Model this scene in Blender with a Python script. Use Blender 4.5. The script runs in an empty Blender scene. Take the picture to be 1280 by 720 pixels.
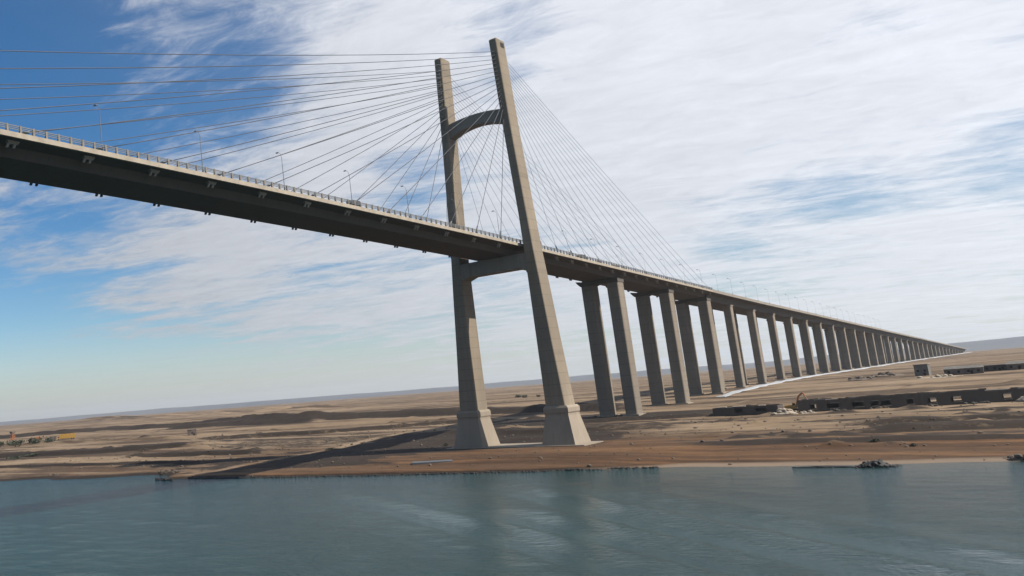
import bpy, bmesh, math, random
from mathutils import Vector, Matrix, noise
random.seed(7)
SC = bpy.context.scene
COL = SC.collection
R = math.radians

# ------------------------------------------------------------------ helpers
def interp(x, xs, ys):
    if x <= xs[0]: return ys[0]
    for i in range(1, len(xs)):
        if x <= xs[i]:
            t = (x-xs[i-1])/(xs[i]-xs[i-1])
            return ys[i-1]+(ys[i]-ys[i-1])*t
    return ys[-1]
def smooth(a, b, x):
    t = min(1, max(0, (x-a)/(b-a))); return t*t*(3-2*t)
def ordinal(i):
    return ['', 'second', 'third', 'fourth', 'fifth', 'sixth', 'seventh', 'eighth', 'ninth', 'tenth', 'eleventh', 'twelfth',
            'thirteenth', 'fourteenth', 'fifteenth', 'sixteenth', 'seventeenth', 'eighteenth', 'nineteenth', 'twentieth',
            'twenty-first', 'twenty-second', 'twenty-third', 'twenty-fourth', 'twenty-fifth', 'twenty-sixth', 'twenty-seventh',
            'twenty-eighth', 'twenty-ninth', 'thirtieth', 'thirty-first', 'thirty-second', 'thirty-third', 'thirty-fourth', 'thirty-fifth', 'thirty-sixth', 'thirty-seventh', 'thirty-eighth'][i]

def obj(name, bm, mat, parent=None, smooth_=False, recalc=True):
    if recalc: bmesh.ops.recalc_face_normals(bm, faces=bm.faces[:])
    me = bpy.data.meshes.new(name); bm.to_mesh(me); bm.free()
    if smooth_:
        for p in me.polygons: p.use_smooth = True
    o = bpy.data.objects.new(name, me); COL.objects.link(o)
    if mat: me.materials.append(mat)
    if parent:
        o.parent = parent
        o.matrix_parent_inverse = Matrix.Translation(-Vector(parent.location)) if parent.rotation_euler.z == 0 else parent.matrix_basis.inverted()
    return o
def tag(o, label=None, cat=None, group=None, kind=None):
    if label: o['label'] = label
    if cat: o['category'] = cat
    if group: o['group'] = group
    if kind: o['kind'] = kind
    return o
def empty(name, loc, label, cat, group=None):
    o = bpy.data.objects.new(name, None); COL.objects.link(o); o.location = loc
    o.empty_display_size = 1
    return tag(o, label, cat, group)
def box(bm, x0, x1, y0, y1, z0, z1):
    v = [bm.verts.new((x, y, z)) for z in (z0, z1) for (x, y) in ((x0, y0), (x1, y0), (x1, y1), (x0, y1))]
    for f in ((3, 2, 1, 0), (4, 5, 6, 7), (0, 1, 5, 4), (1, 2, 6, 5), (2, 3, 7, 6), (3, 0, 4, 7)):
        bm.faces.new([v[i] for i in f])
def loft(bm, rings, cap=True):
    vs = [[bm.verts.new(p) for p in r] for r in rings]; n = len(vs[0])
    for a, b in zip(vs, vs[1:]):
        for i in range(n):
            bm.faces.new((a[i], a[(i+1) % n], b[(i+1) % n], b[i]))
    if cap:
        bm.faces.new(list(reversed(vs[0]))); bm.faces.new(vs[-1])
def tube(bm, a, b, r0, r1=None, n=8):
    a = Vector(a); b = Vector(b); r1 = r0 if r1 is None else r1
    d = (b-a).normalized(); u = d.orthogonal().normalized(); w = d.cross(u)
    ring = lambda c, r: [c+u*(r*math.cos(2*math.pi*i/n))+w*(r*math.sin(2*math.pi*i/n)) for i in range(n)]
    loft(bm, [ring(a, r0), ring(b, r1)])
def rect(x0, x1, y0, y1, z):
    return [(x0, y0, z), (x1, y0, z), (x1, y1, z), (x0, y1, z)]
def rot_box(bm, c, sx, sy, sz, rz, z0):
    M = Matrix.Translation((c[0], c[1], z0)) @ Matrix.Rotation(rz, 4, 'Z')
    v = [bm.verts.new(M @ Vector((x, y, z))) for z in (0, sz) for (x, y) in ((-sx/2, -sy/2), (sx/2, -sy/2), (sx/2, sy/2), (-sx/2, sy/2))]
    for f in ((3, 2, 1, 0), (4, 5, 6, 7), (0, 1, 5, 4), (1, 2, 6, 5), (2, 3, 7, 6), (3, 0, 4, 7)):
        bm.faces.new([v[i] for i in f])

# ------------------------------------------------------------------ materials
class NT:
    def __init__(s, name):
        s.m = bpy.data.materials.new(name); s.m.use_nodes = True
        s.t = s.m.node_tree; s.n = s.t.nodes; s.n.clear()
        s.out = s.n.new('ShaderNodeOutputMaterial')
    def add(s, typ, **kw):
        nd = s.n.new(typ)
        for k, v in kw.items():
            if k.startswith('i_'):
                nd.inputs[k[2:].replace('_', ' ')].default_value = v
            else: setattr(nd, k, v)
        return nd
    def link(s, a, b): s.t.links.new(a, b)
    def pos(s, scale, rot=(0, 0, 0)):
        g = s.add('ShaderNodeNewGeometry'); mp = s.add('ShaderNodeMapping')
        mp.inputs['Scale'].default_value = scale; mp.inputs['Rotation'].default_value = rot
        s.link(g.outputs['Position'], mp.inputs['Vector']); return mp.outputs['Vector']
    def noise(s, vec, scale=1, detail=6, rough=.55, dist=0):
        nd = s.add('ShaderNodeTexNoise'); nd.inputs['Scale'].default_value = scale
        nd.inputs['Detail'].default_value = detail; nd.inputs['Roughness'].default_value = rough
        nd.inputs['Distortion'].default_value = dist
        s.link(vec, nd.inputs['Vector']); return nd.outputs['Fac']
    def ramp(s, fac, stops):
        nd = s.add('ShaderNodeValToRGB'); e = nd.color_ramp.elements
        while len(e) < len(stops): e.new(.5)
        for el, (p, c) in zip(e, stops):
            el.position = p; el.color = (c, c, c, 1) if isinstance(c, (int, float)) else (*c, 1)
        s.link(fac, nd.inputs['Fac']); return nd.outputs['Color']
    def mix(s, fac, a, b, blend='MIX'):
        nd = s.add('ShaderNodeMix', data_type='RGBA', blend_type=blend)
        for i, v in ((0, fac), (6, a), (7, b)):
            if hasattr(v, 'links'): s.link(v, nd.inputs[i])
            else: nd.inputs[i].default_value = v if i == 0 or len(v) == 4 else (*v, 1)
        return nd.outputs[2]
    def math(s, op, a, b=0, c=0, clamp=False):
        nd = s.add('ShaderNodeMath', operation=op); nd.use_clamp = clamp
        for i, v in enumerate((a, b, c)):
            if hasattr(v, 'links'): s.link(v, nd.inputs[i])
            else: nd.inputs[i].default_value = v
        return nd.outputs[0]
    def bsdf(s, color, rough=.85, bump=None, bstr=.4, bdist=.1, metal=0, spec=None):
        b = s.add('ShaderNodeBsdfPrincipled')
        if hasattr(color, 'links'): s.link(color, b.inputs['Base Color'])
        else: b.inputs['Base Color'].default_value = (*color, 1)
        b.inputs['Roughness'].default_value = rough; b.inputs['Metallic'].default_value = metal
        if spec is not None: b.inputs['Specular IOR Level'].default_value = spec
        if bump is not None:
            bp = s.add('ShaderNodeBump'); bp.inputs['Strength'].default_value = bstr; bp.inputs['Distance'].default_value = bdist
            s.link(bump, bp.inputs['Height']); s.link(bp.outputs[0], b.inputs['Normal'])
        s.link(b.outputs[0], s.out.inputs['Surface']); return s.m

K = .74
def concrete(name, base, lift=4.0, amt=.35, panel=0):
    base = tuple(v*K for v in base)
    t = NT(name)
    g = t.add('ShaderNodeNewGeometry'); sp = t.add('ShaderNodeSeparateXYZ'); t.link(g.outputs['Position'], sp.inputs[0])
    big = t.noise(t.pos((.09, .09, .03)), 1, 5, .6)
    streak = t.noise(t.pos((.9, .9, .035)), 1, 4, .6)
    fine = t.noise(t.pos((1, 1, 1)), 1.6, 6, .65)
    c = t.ramp(big, [(.3, tuple(v*(1-amt) for v in base)), (.7, tuple(v*(1+amt*.45) for v in base))])
    c = t.mix(t.ramp(streak, [(.42, 0), (.7, .75)]), c, tuple(v*.62 for v in base))
    c = t.mix(.3, c, t.ramp(fine, [(.3, tuple(v*.75 for v in base)), (.7, tuple(v*1.2 for v in base))]))
    # casting joints of the concrete lifts, each lift a slightly different pour
    k = t.math('DIVIDE', sp.outputs['Z'], lift); fr = t.math('FRACT', k)
    j = t.math('LESS_THAN', fr, .045)
    fl = t.math('FLOOR', k); wn = t.add('ShaderNodeTexWhiteNoise', noise_dimensions='1D'); t.link(fl, wn.inputs['W'])
    c = t.mix(t.math('MULTIPLY', wn.outputs['Value'], .5), c, tuple(v*.7 for v in base))
    oi = t.add('ShaderNodeObjectInfo'); c = t.mix(t.math('MULTIPLY', oi.outputs['Random'], .35), c, tuple(v*.72 for v in base))
    if panel:
        for ax, w_ in (('X', panel), ('Y', panel*1.13)):
            pj = t.math('LESS_THAN', t.math('FRACT', t.math('DIVIDE', t.math('ADD', sp.outputs[ax], 500.3), w_)), .05)
            c = t.mix(t.math('MULTIPLY', pj, .35), c, tuple(v*.5 for v in base))
    c = t.mix(t.math('MULTIPLY', j, .7), c, tuple(v*.45 for v in base))
    return t.bsdf(c, .9, fine, .35, .08)
def plain(name, col, rough=.7, var=.25, scale=1.5, metal=0):
    col = tuple(v*K for v in col)
    t = NT(name); n = t.noise(t.pos((1, 1, 1)), scale, 5, .6)
    c = t.ramp(n, [(.3, tuple(v*(1-var) for v in col)), (.7, tuple(v*(1+var) for v in col))])
    return t.bsdf(c, rough, metal=metal)

M_TOWER = concrete('tower_concrete', (.30, .245, .18), 4.0, .55, 1.9)
M_PIER = concrete('pier_concrete', (.27, .225, .175), 5.0, .5)
M_BEAM = concrete('beam_concrete', (.31, .275, .23), 40)
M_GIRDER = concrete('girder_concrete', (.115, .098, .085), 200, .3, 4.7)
M_EDGE = plain('edge_concrete', (.36, .31, .245), .85, .2, .35)
M_BASE = concrete('base_concrete', (.36, .30, .23), 60)
M_RAIL = plain('railing_post_concrete', (.20, .18, .16), .8)
M_STEEL = plain('galvanised_steel', (.16, .17, .18), .5, .15, 2)
M_CABLE = plain('cable_sheath', (.06, .062, .075), .55, .12, .5)
M_ASPH = plain('asphalt', (.055, .053, .05), .9, .3, .8)
M_DARK = plain('dark_opening', (.012, .011, .01), .9)
M_CARB = plain('dark_car_paint', (.02, .021, .025), .3, .1)
M_CARW = plain('white_car_paint', (.55, .55, .53), .35, .1)
M_GLASS = plain('car_glass', (.02, .025, .03), .1, .1)
M_TYRE = plain('tyre_rubber', (.02, .02, .02), .9)
M_YEL = plain('yellow_plant_paint', (.46, .26, .05), .5, .25, 1.2)
M_ORG = plain('orange_paint', (.42, .15, .045), .5, .25, 1.2)
M_RUIN = concrete('ruin_wall', (.10, .08, .066), 30, .4)
M_RUINL = plain('pale_rubble', (.36, .30, .23), .9, .35, .9)
M_HOUSE = plain('house_render', (.15, .14, .125), .9, .3, .5)
M_HOUSE2 = plain('brown_render', (.13, .10, .085), .9, .35, .5)
M_ROCK = plain('wet_black_rock', (.012, .011, .011), .75, .5, .8)
M_ROCK2 = plain('brown_rubble', (.12, .09, .065), .9, .4, .6)
M_LEAF = plain('dusty_leaf', (.055, .065, .035), .8, .4, .8)
M_WOOD = plain('twig_wood', (.09, .06, .04), .9)
M_SLAB = plain('grey_slab', (.10, .11, .125), .8, .2, .4)

# ------------------------------------------------------------------ terrain
SHX = [-3000, -900, -500, -330, -235, -199, -182, -168, -150, -135, -125, -112, -100, -91, -60, -29, 0, 17, 45, 67, 80, 92, 109, 134, 170, 400, 3000]
SHY = [-150, -128, -112, -98, -95, -92, -80, -86, -80, -70, -68, -72, -86, -80, -79, -76, -71, -68, -60, -54, -55, -54.6, -51, -48, -44, -30, -30]
def shore(x):
    return interp(x, SHX, SHY)+1.6*noise.noise((x*.05, 3.1, 0))+.8*noise.noise((x*.23, 7.7, 0))
PYs = [-140, -70, -60, -40, -10, 10, 60, 105, 177, 250, 300, 400, 566, 1070, 1900, 3000, 6000, 20000]
PZs = [1.0, 1.0, 1.2, 2.4, 3.0, 3.2, 6.3, 7.4, 8.8, 11.3, 12.3, 13.6, 13.8, 14.5, 15, 9, 4, 2]
# berm ridges: (x list, y list, height, half width, dark earth and painted shade)
rh = random.Random(3)
HEAPS = [(rh.uniform(a, b), rh.uniform(c, d), rh.uniform(.7, 1.9), rh.uniform(2.2, 5.5), rh.choice((0, 0, .5, .8))) for a, b, c, d, n in
         ((40, 150, 38, 70, 16), (30, 140, 112, 200, 26), (-45, 40, 25, 70, 12), (-400, -110, -30, 60, 26), (-420, -120, 90, 190, 24), (-110, -20, 80, 180, 14), (60, 140, -30, 25, 9)) for _ in range(n)]
TRACKS = [([-96, -91, -88, -90, -88, -78, -66, -50], [-76, -53, -33, 6, 38, 75, 110, 170], 1.7), ([-420, -330, -250, -180, -105, -60], [62, 55, 60, 62, 58, 66], 2.0),
          ([-400, -300, -200, -120], [-24, -22, -26, -24], 1.6), ([20, 60, 100, 140, 230], [62, 58, 60, 66, 86], 1.6), 
          ([20, 44, 60, 84, 110, 128], [150, 175, 190, 215, 235, 250], 1.7), ([-300, -200, -120, -40], [172, 168, 160, 120], 2.2)]
def track(x, y):
    w = 0
    for xs, ys, hw in TRACKS:
        for i in range(len(xs)-1):
            ax, ay, bx, by = xs[i], ys[i], xs[i+1], ys[i+1]
            dx, dy = bx-ax, by-ay
            t = max(0, min(1, ((x-ax)*dx+(y-ay)*dy)/(dx*dx+dy*dy)))
            d = math.hypot(x-ax-t*dx, y-ay-t*dy)
            if d < hw*1.6: w = max(w, 1-smooth(hw*.7, hw*1.5, d))
    return w
RIDGES = [
    ([50, 56, 86, 112, 134, 260], [-14, -12, -9, -10, -11, -8], 1.1, 4, .8),
    ([84, 98, 116, 133, 300], [12, 12, 16, 17, 22], 1.5, 6, .7),
    ([80, 89, 110, 133, 320], [31, 33, 34, 35, 40], 1.6, 7, .6),
    ([-300, -272, -184, -130, -112], [-46, -44, -39, -39, -36], 1.0, 4, .8),
    ([-380, -332, -261, -221, -195], [18, 21, 27, 40, 48], 2.4, 9, .7),
    ([-215, -199, -161, -122, -110], [-8, -7, -2, -2, 2], 2.0, 6, .8),
    ([-900, -652, -511, -340, -277, -127, -60, -15, -5], [170, 212, 243, 238, 214, 200, 176, 156, 150], 3.8, 13, 1.0),
    ([-400, -341, -277, -225], [218, 222, 208, 203], 3.4, 18, 1.0),
    ([-240, -227, -148, -85, -60], [62, 68, 81, 115, 125], 1.8, 7, .6),
    ([-70, -51, -18, 6, 30, 40], [56, 54, 42, 44, 44, 46], 1.5, 7, .6),
    ([-20, 5, 40, 58], [72, 82, 84, 84], 1.2, 6, .7),
    ([-500, -420, -330, -260], [95, 92, 100, 98], 2.0, 8, .3),
    ([-260, -190, -120], [140, 150, 160], 1.4, 7, .25),
]
PATCHES = [(-30, 22, 55, 44, .95), (-85, -42, 55, 26, .62), (-62, -8, 40, 30, .8), (-20, 95, 55, 30, .8), (-120, 45, 80, 26, .5), (30, 55, 34, 16, .55), (-170, 0, 40, 14, .45), (40, 20, 40, 12, .35), (10, 110, 30, 12, .7), (40, 110, 22, 14, .6),  # dark earth; the first few also widen the deck shadow in colour
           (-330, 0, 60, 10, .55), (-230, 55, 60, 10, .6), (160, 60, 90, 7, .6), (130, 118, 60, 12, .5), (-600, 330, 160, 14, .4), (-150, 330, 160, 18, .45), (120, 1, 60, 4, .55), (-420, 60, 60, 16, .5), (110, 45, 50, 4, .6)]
MOUNDS = HEAPS+[(70, 4, 1.8, 7, .8), (86, 0, 2.2, 7, .8), (95, 2, 1.6, 6, .7), (79, 8, 1.5, 7, .6), (-560, 560, 8, 40, .2), (-900, 700, 7, 70, .1),
          (-720, 640, 6, 50, .1), (-1300, 900, 12, 120, .1), (-1050, 760, 9, 60, .5), (-480, 520, 5, 60, 0), (150, 330, 4, 25, .2),
          (-430, 20, 2.5, 12, .4), (-190, 30, 1.5, 14, 0), (-330, -20, 1.3, 14, .2)]
def ground(x, y):
    """height, painted shade and dark soil weight"""
    s = shore(x); d = y-s
    dark = 0.0
    if d < 0:
        return max(-3.5, d*.3), .6
    scarp = interp(x, [-120, -95, 45, 70], [.5, 1.0, 1.0, .35])
    zp = interp(y, PYs, PZs)
    z = min(zp, scarp*smooth(0, 3, d)+max(0, d-3)*.06) if d < 60 else zp
    far = smooth(0, 30, d)
    z += far*(.35*noise.noise((x*.018, y*.06, 1))+.22*noise.noise((x*.06, y*.2, 5)))
    z += smooth(20, 80, d)*smooth(120, 220, y)*(1.0*noise.noise((x*.006, y*.012, 9))+.5*noise.noise((x*.02, y*.04, 2)))*(1-smooth(40, 10, abs(x))*.9)
    pylon = max(abs(x)-30, abs(y)-14)
    flat = smooth(0, 12, pylon)
    for xs, ys, h, w, dk in RIDGES:
        if x < xs[0]-10 or x > xs[-1]+10: continue
        c = interp(x, xs, ys)+2.0*noise.noise((x*.03, w, h))
        t = (y-c)/w
        if abs(t) > 1.6: continue
        end = smooth(xs[0]-8, xs[0]+25, x)*(1-smooth(xs[-1]-25, xs[-1]+8, x))
        hv = h*(.85+.35*noise.noise((x*.04, c*.02, w))+.25*noise.noise((x*.17, c*.02, w)))
        prof = smooth(-.95, -.5, t)*(1-smooth(.2, 1.4, t))
        z += hv*prof*end*(flat if abs(y) < 40 else 1)
        dark = max(dark, dk*end*smooth(-1.3, -.95, t)*(1-smooth(.1, .9, t)))  # shade of the camera-facing slope painted in along with dark earth
    for mx, my, h, w, dk in MOUNDS:
        r = math.hypot(x-mx, (y-my)*1.1)/w
        if r < 1.3:
            k = (1-smooth(0, 1.15, r))*(.85+.3*noise.noise((x*.15, y*.15, h)))
            z += h*k*(flat if abs(y) < 40 else 1); dark = max(dark, dk*smooth(0, .3, k))
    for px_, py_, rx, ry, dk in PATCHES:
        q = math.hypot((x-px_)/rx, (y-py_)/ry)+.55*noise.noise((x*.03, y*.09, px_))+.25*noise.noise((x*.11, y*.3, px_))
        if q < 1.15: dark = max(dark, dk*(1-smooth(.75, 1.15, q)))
    z += far*smooth(0, 6, pylon)*(.16*noise.noise((x*.2, y*.3, 3))+.10*noise.noise((x*.5, y*.7, 6)))
    if pylon < 12: z = 3.0*(1-flat)+z*flat
    if -430 < x < 240 and -80 < y < 260:
        tw = track(x, y); dark *= 1-tw; z -= .12*tw
        return z, dark-tw
    return z, dark

def axis(lo, hi, core0, core1, step, growth):
    v = []; x = core0
    while x <= core1: v.append(x); x += step
    s = step; x = v[-1]
    while x < hi: s *= growth; x += s; v.append(min(x, hi))
    s = step; x = core0
    while x > lo: s *= growth; x -= s; v.insert(0, max(x, lo))
    return v
def grid_mesh(name, xs, ys, fn, mat):
    me = bpy.data.meshes.new(name); nx = len(xs); ny = len(ys)
    vs = []; ds = []
    for y in ys:
        for x in xs:
            z, d = fn(x, y); vs.append((x, y, z)); ds.append(d)
    fs = [(j*nx+i, j*nx+i+1, (j+1)*nx+i+1, (j+1)*nx+i) for j in range(ny-1) for i in range(nx-1)]
    me.from_pydata(vs, [], fs); me.update()
    for p in me.polygons: p.use_smooth = True
    a = me.attributes.new('soil_shade', 'FLOAT', 'POINT'); a.data.foreach_set('value', ds)
    me.materials.append(mat)
    o = bpy.data.objects.new(name, me); COL.objects.link(o); return o

def mat_ground():
    t = NT('desert_ground')
    g = t.add('ShaderNodeNewGeometry'); sp = t.add('ShaderNodeSeparateXYZ'); t.link(g.outputs['Position'], sp.inputs[0])
    X, Y, Z = sp.outputs
    band = t.noise(t.pos((.006, .045, .0)), 1, 6, .62, .4)
    patch = t.noise(t.pos((.012, .03, .02)), 1, 6, .65)
    fine = t.noise(t.pos((.22, .34, .3)), 1, 8, .72)
    sand = t.ramp(patch, [(.3, (.21, .152, .10)), (.48, (.34, .258, .175)), (.7, (.48, .38, .275))])
    brown = t.ramp(fine, [(.3, (.045, .031, .023)), (.7, (.115, .078, .054))])
    c = t.mix(t.ramp(band, [(.47, 0), (.58, .85)]), sand, brown)
    # bare, rusty soil on the strip along the water
    rust = t.ramp(t.noise(t.pos((.01, .14, .1)), 1, 6, .6, .5), [(.3, (.05, .027, .016)), (.48, (.115, .062, .032)), (.66, (.25, .135, .062))])
    zz = t.math('ADD', Z, t.math('MULTIPLY', t.math('SUBTRACT', patch, .5), 2.2))
    xw = t.math('MULTIPLY_ADD', X, .004, 1.0, clamp=True)
    mr = t.add('ShaderNodeMapRange', interpolation_type='SMOOTHSTEP')
    t.link(zz, mr.inputs[0]); mr.inputs[1].default_value = 4.6; mr.inputs[2].default_value = 2.6; mr.inputs[3].default_value = 0; mr.inputs[4].default_value = .9
    c = t.mix(t.math('MULTIPLY', mr.outputs[0], xw), c, rust)
    # dark earth plus painted shade on slopes and around the deck shadow
    at = t.add('ShaderNodeAttribute', attribute_name='soil_shade')
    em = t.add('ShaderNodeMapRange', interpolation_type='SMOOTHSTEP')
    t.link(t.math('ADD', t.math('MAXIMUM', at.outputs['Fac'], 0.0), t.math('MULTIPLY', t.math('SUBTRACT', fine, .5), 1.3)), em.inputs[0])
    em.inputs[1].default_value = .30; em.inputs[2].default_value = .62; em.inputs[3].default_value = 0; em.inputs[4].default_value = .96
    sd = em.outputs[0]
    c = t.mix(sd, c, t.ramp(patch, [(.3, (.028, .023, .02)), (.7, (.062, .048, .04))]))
    tk = t.math('MULTIPLY', at.outputs['Fac'], -.55, clamp=True)
    c = t.mix(tk, c, (.46, .375, .275))
    # grit
    c = t.mix(.6, c, t.ramp(fine, [(.25, .35), (.7, 1)]), 'MULTIPLY')
    # wet line at the water
    wet = t.add('ShaderNodeMapRange'); t.link(t.math('ADD', Z, t.math('MULTIPLY', fine, .35)), wet.inputs[0])
    wet.inputs[1].default_value = 1.1; wet.inputs[2].default_value = .7; wet.inputs[3].default_value = 0; wet.inputs[4].default_value = 1
    wl = t.add('ShaderNodeMapRange'); t.link(X, wl.inputs[0]); wl.inputs[1].default_value = 40; wl.inputs[2].default_value = 66; wl.inputs[3].default_value = .95; wl.inputs[4].default_value = .12
    c = t.mix(t.math('MULTIPLY', wet.outputs[0], wl.outputs[0]), c, (.022, .018, .016))
    wi = t.math('SUBTRACT', 1.0, wl.outputs[0])
    bz = t.add('ShaderNodeMapRange'); t.link(t.math('ADD', Z, t.math('MULTIPLY', patch, .5)), bz.inputs[0])
    bz.inputs[1].default_value = .85; bz.inputs[2].default_value = .6; bz.inputs[3].default_value = 0; bz.inputs[4].default_value = .85
    c = t.mix(t.math('MULTIPLY', bz.outputs[0], wi), c, (.33, .27, .215))
    c = t.mix(1, c, (.63, .59, .55), 'MULTIPLY')
    return t.bsdf(c, .95, t.math('ADD', fine, t.math('MULTIPLY', patch, 2)), .6, .5, spec=.15)
M_GROUND = mat_ground()
xs = axis(-13000, 9000, -520, 300, 4.0, 1.07)
ys = axis(-160, 12000, -105, 130, 1.5, 1.05)
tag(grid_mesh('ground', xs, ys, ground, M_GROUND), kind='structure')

# far hills, part of their haze painted in as a bluish base colour
def mat_hills():
    t = NT('far_hills'); n = t.noise(t.pos((.001, .001, .004)), 1, 5, .6)
    return t.bsdf(t.ramp(n, [(.3, (.055, .06, .075)), (.7, (.10, .10, .11))]), .95)
def hills(x, y):
    d = math.hypot(x-144, y+320)
    az = math.atan2(x-144, y+320)
    f = smooth(5200, 6200, d)*(1-smooth(7400, 8600, d))
    base = 1.0
    top = 33+7*noise.noise((az*6, 1.5, 0))+7*noise.noise((az*22, d*.001, 0))+4*noise.noise((az*70, d*.004, 0))
    top += 34*math.exp(-((az-.10)/.16)**2)*(1+.2*noise.noise((az*30, 4, 1)))
    return base-6*(1-f)+(top-base)*f, 0
hx = [-9400+i*130 for i in range(111)]; hy = [1500+j*170 for j in range(46)]
tag(grid_mesh('hills', hx, hy, hills, mat_hills()), kind='structure')

# ------------------------------------------------------------------ water
def mat_water():
    t = NT('canal_water')
    n1 = t.noise(t.pos((.10, .17, .1), (0, 0, R(20))), 1, 4, .55)
    n2 = t.noise(t.pos((.42, .62, .5), (0, 0, R(-15))), 1, 6, .62)
    n3 = t.noise(t.pos((1.5, 1.9, 1.5), (0, 0, R(30))), 1, 4, .6)
    h = t.math('ADD', t.math('MULTIPLY', n1, .3), t.math('ADD', t.math('MULTIPLY', n2, .62), t.math('MULTIPLY', n3, .26)))
    big = t.noise(t.pos((.008, .016, .0)), 1, 4, .6, .6)
    c = t.ramp(big, [(.3, (.003, .025, .027)), (.7, (.006, .034, .036))])
    b = t.add('ShaderNodeBsdfPrincipled'); t.link(c, b.inputs['Base Color'])
    b.inputs['Roughness'].default_value = .07; b.inputs['IOR'].default_value = 1.33; b.inputs['Specular IOR Level'].default_value = .32
    bp = t.add('ShaderNodeBump'); bp.inputs['Strength'].default_value = 1.0; bp.inputs['Distance'].default_value = .72
    t.link(h, bp.inputs['Height']); t.link(bp.outputs[0], b.inputs['Normal'])
    t.link(b.outputs[0], t.out.inputs['Surface']); return t.m
def swell(x, y):
    # wake of a passing ship: a few long diverging crests, fading outwards
    z = 0
    u = Vector((math.cos(R(-44)), math.sin(R(-44)))); nrm = Vector((-u.y, u.x))
    q = (x-75)*nrm.x+(y+126)*nrm.y
    along = (x-75)*u.x+(y+126)*u.y
    z += .27*math.exp(-((q+4)/17)**2)*math.cos(q*.42)*smooth(-90, 30, along)
    u = Vector((math.cos(R(-36)), math.sin(R(-36)))); nrm = Vector((-u.y, u.x))
    q = (x-51)*nrm.x+(y+148)*nrm.y
    z += .20*math.exp(-((q+2)/14)**2)*math.cos(q*.45)*smooth(-90, 20, (x-51)*u.x+(y+148)*u.y)
    z += .03*noise.noise((x*.05, y*.09, 0))+.03*noise.noise((x*.16, y*.24, 4))
    return z*smooth(2, 14, shore(x)-y)*smooth(900, 200, math.hypot(x-60, y+150)), 0
wx = axis(-12000, 9000, -160, 200, 1.5, 1.12); wy = axis(-3400, 80, -260, -40, 1.2, 1.12)
tag(grid_mesh('water', wx, wy, swell, mat_water()), kind='structure')

# ------------------------------------------------------------------ bridge
def zd(y):
    if y <= 0: return 75.2-.027*y-.00003*y*y
    if y <= 350: return 75.2-.0310*y
    return 64.35-.0268*(y-350)
W = 11.12
Y0, Y1, YS, YE = -470.0, 243.6, 243.6, 1960.0
P_Y = [105.1, 177.3, 243.6]+[293.7+53.9*i for i in range(31)]
deck = empty('bridge_deck', (0, 0, zd(0)), 'long concrete bridge deck running from the water over the tower to the horizon', 'bridge deck')
def deck_section(y, depth, bw):
    z = zd(y)
    return [(-W, y, z+.42), (-W, y, z-.42), (-7.4, y, z-1.0), (-bw, y, z-depth), (bw, y, z-depth), (7.4, y, z-1.0), (W, y, z-.42), (W, y, z+.42)]
def ysamp(a, b, st):
    n = max(1, round((b-a)/st)); return [a+(b-a)*i/n for i in range(n+1)]
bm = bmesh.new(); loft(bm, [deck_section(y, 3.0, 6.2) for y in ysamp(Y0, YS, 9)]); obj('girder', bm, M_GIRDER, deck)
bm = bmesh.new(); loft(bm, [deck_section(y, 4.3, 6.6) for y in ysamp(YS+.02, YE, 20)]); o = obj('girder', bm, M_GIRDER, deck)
for s in (-1, 1):
    bm = bmesh.new()
    loft(bm, [[(s*(W+.06), y, zd(y)-.52), (s*(W+.06), y, zd(y)+.52), (s*(W-.5), y, zd(y)+.52), (s*(W-.5), y, zd(y)-.52)] for y in ysamp(Y0, YS, 9)])
    obj('edge_beam', bm, M_EDGE, deck)
    bm = bmesh.new()
    loft(bm, [[(s*(W+.06), y, zd(y)-.62), (s*(W+.06), y, zd(y)+1.0), (s*(W-.35), y, zd(y)+1.0), (s*(W-.35), y, zd(y)-.62)] for y in ysamp(YS+.1, YE, 20)])
    obj('parapet', bm, M_BEAM, deck)
bm = bmesh.new()
for y0, y1 in zip(ysamp(Y0, YE, 15), ysamp(Y0, YE, 15)[1:]):
    v = [bm.verts.new(p) for p in ((-W+1.2, y0, zd(y0)+.424), (W-1.2, y0, zd(y0)+.424), (W-1.2, y1, zd(y1)+.424), (-W+1.2, y1, zd(y1)+.424))]
    bm.faces.new(v)
obj('roadway', bm, M_ASPH, deck)
bm = bmesh.new()
loft(bm, [[(-.3, y, zd(y)+.43), (.3, y, zd(y)+.43), (.12, y, zd(y)+1.2), (-.12, y, zd(y)+1.2)] for y in ysamp(Y0, YE, 15)])
obj('median_barrier', bm, M_EDGE, deck)
# railing, near side: posts are sub-parts
def railing(s):
    bm = bmesh.new()
    for hz, th in ((.62, .07), (.98, .07), (1.32, .09)):
        loft(bm, [[(s*(W-.16)-th, y, zd(y)+.5+hz-th), (s*(W-.16)+th, y, zd(y)+.5+hz-th), (s*(W-.16)+th, y, zd(y)+.5+hz+th), (s*(W-.16)-th, y, zd(y)+.5+hz+th)] for y in ysamp(Y0, YS, 9)])
    return obj('railing', bm, M_STEEL, deck)
def post_bm(bm, s, y):
    z = zd(y)+.5; x = s*(W-.16)
    loft(bm, [rect(x-.2, x+.2, y-.24, y+.24, z), rect(x-.15, x+.15, y-.2, y+.2, z+1.5)])
rl = railing(1)
posts = [-229+3.05*i for i in range(100)]
for y in posts:
    bm = bmesh.new(); post_bm(bm, 1, y); obj('post', bm, M_RAIL, rl)
bm = bmesh.new()
y = -232.0
while y > Y0: post_bm(bm, 1, y); y -= 3.05
y = posts[-1]+3.05
while y < YS: post_bm(bm, 1, y); y += 3.05
tag(obj('post', bm, M_RAIL, rl), kind='stuff')
rl2 = railing(-1)
bm = bmesh.new(); y = Y0
while y < YS: post_bm(bm, -1, y); y += 3.05
tag(obj('post', bm, M_RAIL, rl2), kind='stuff')

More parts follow.
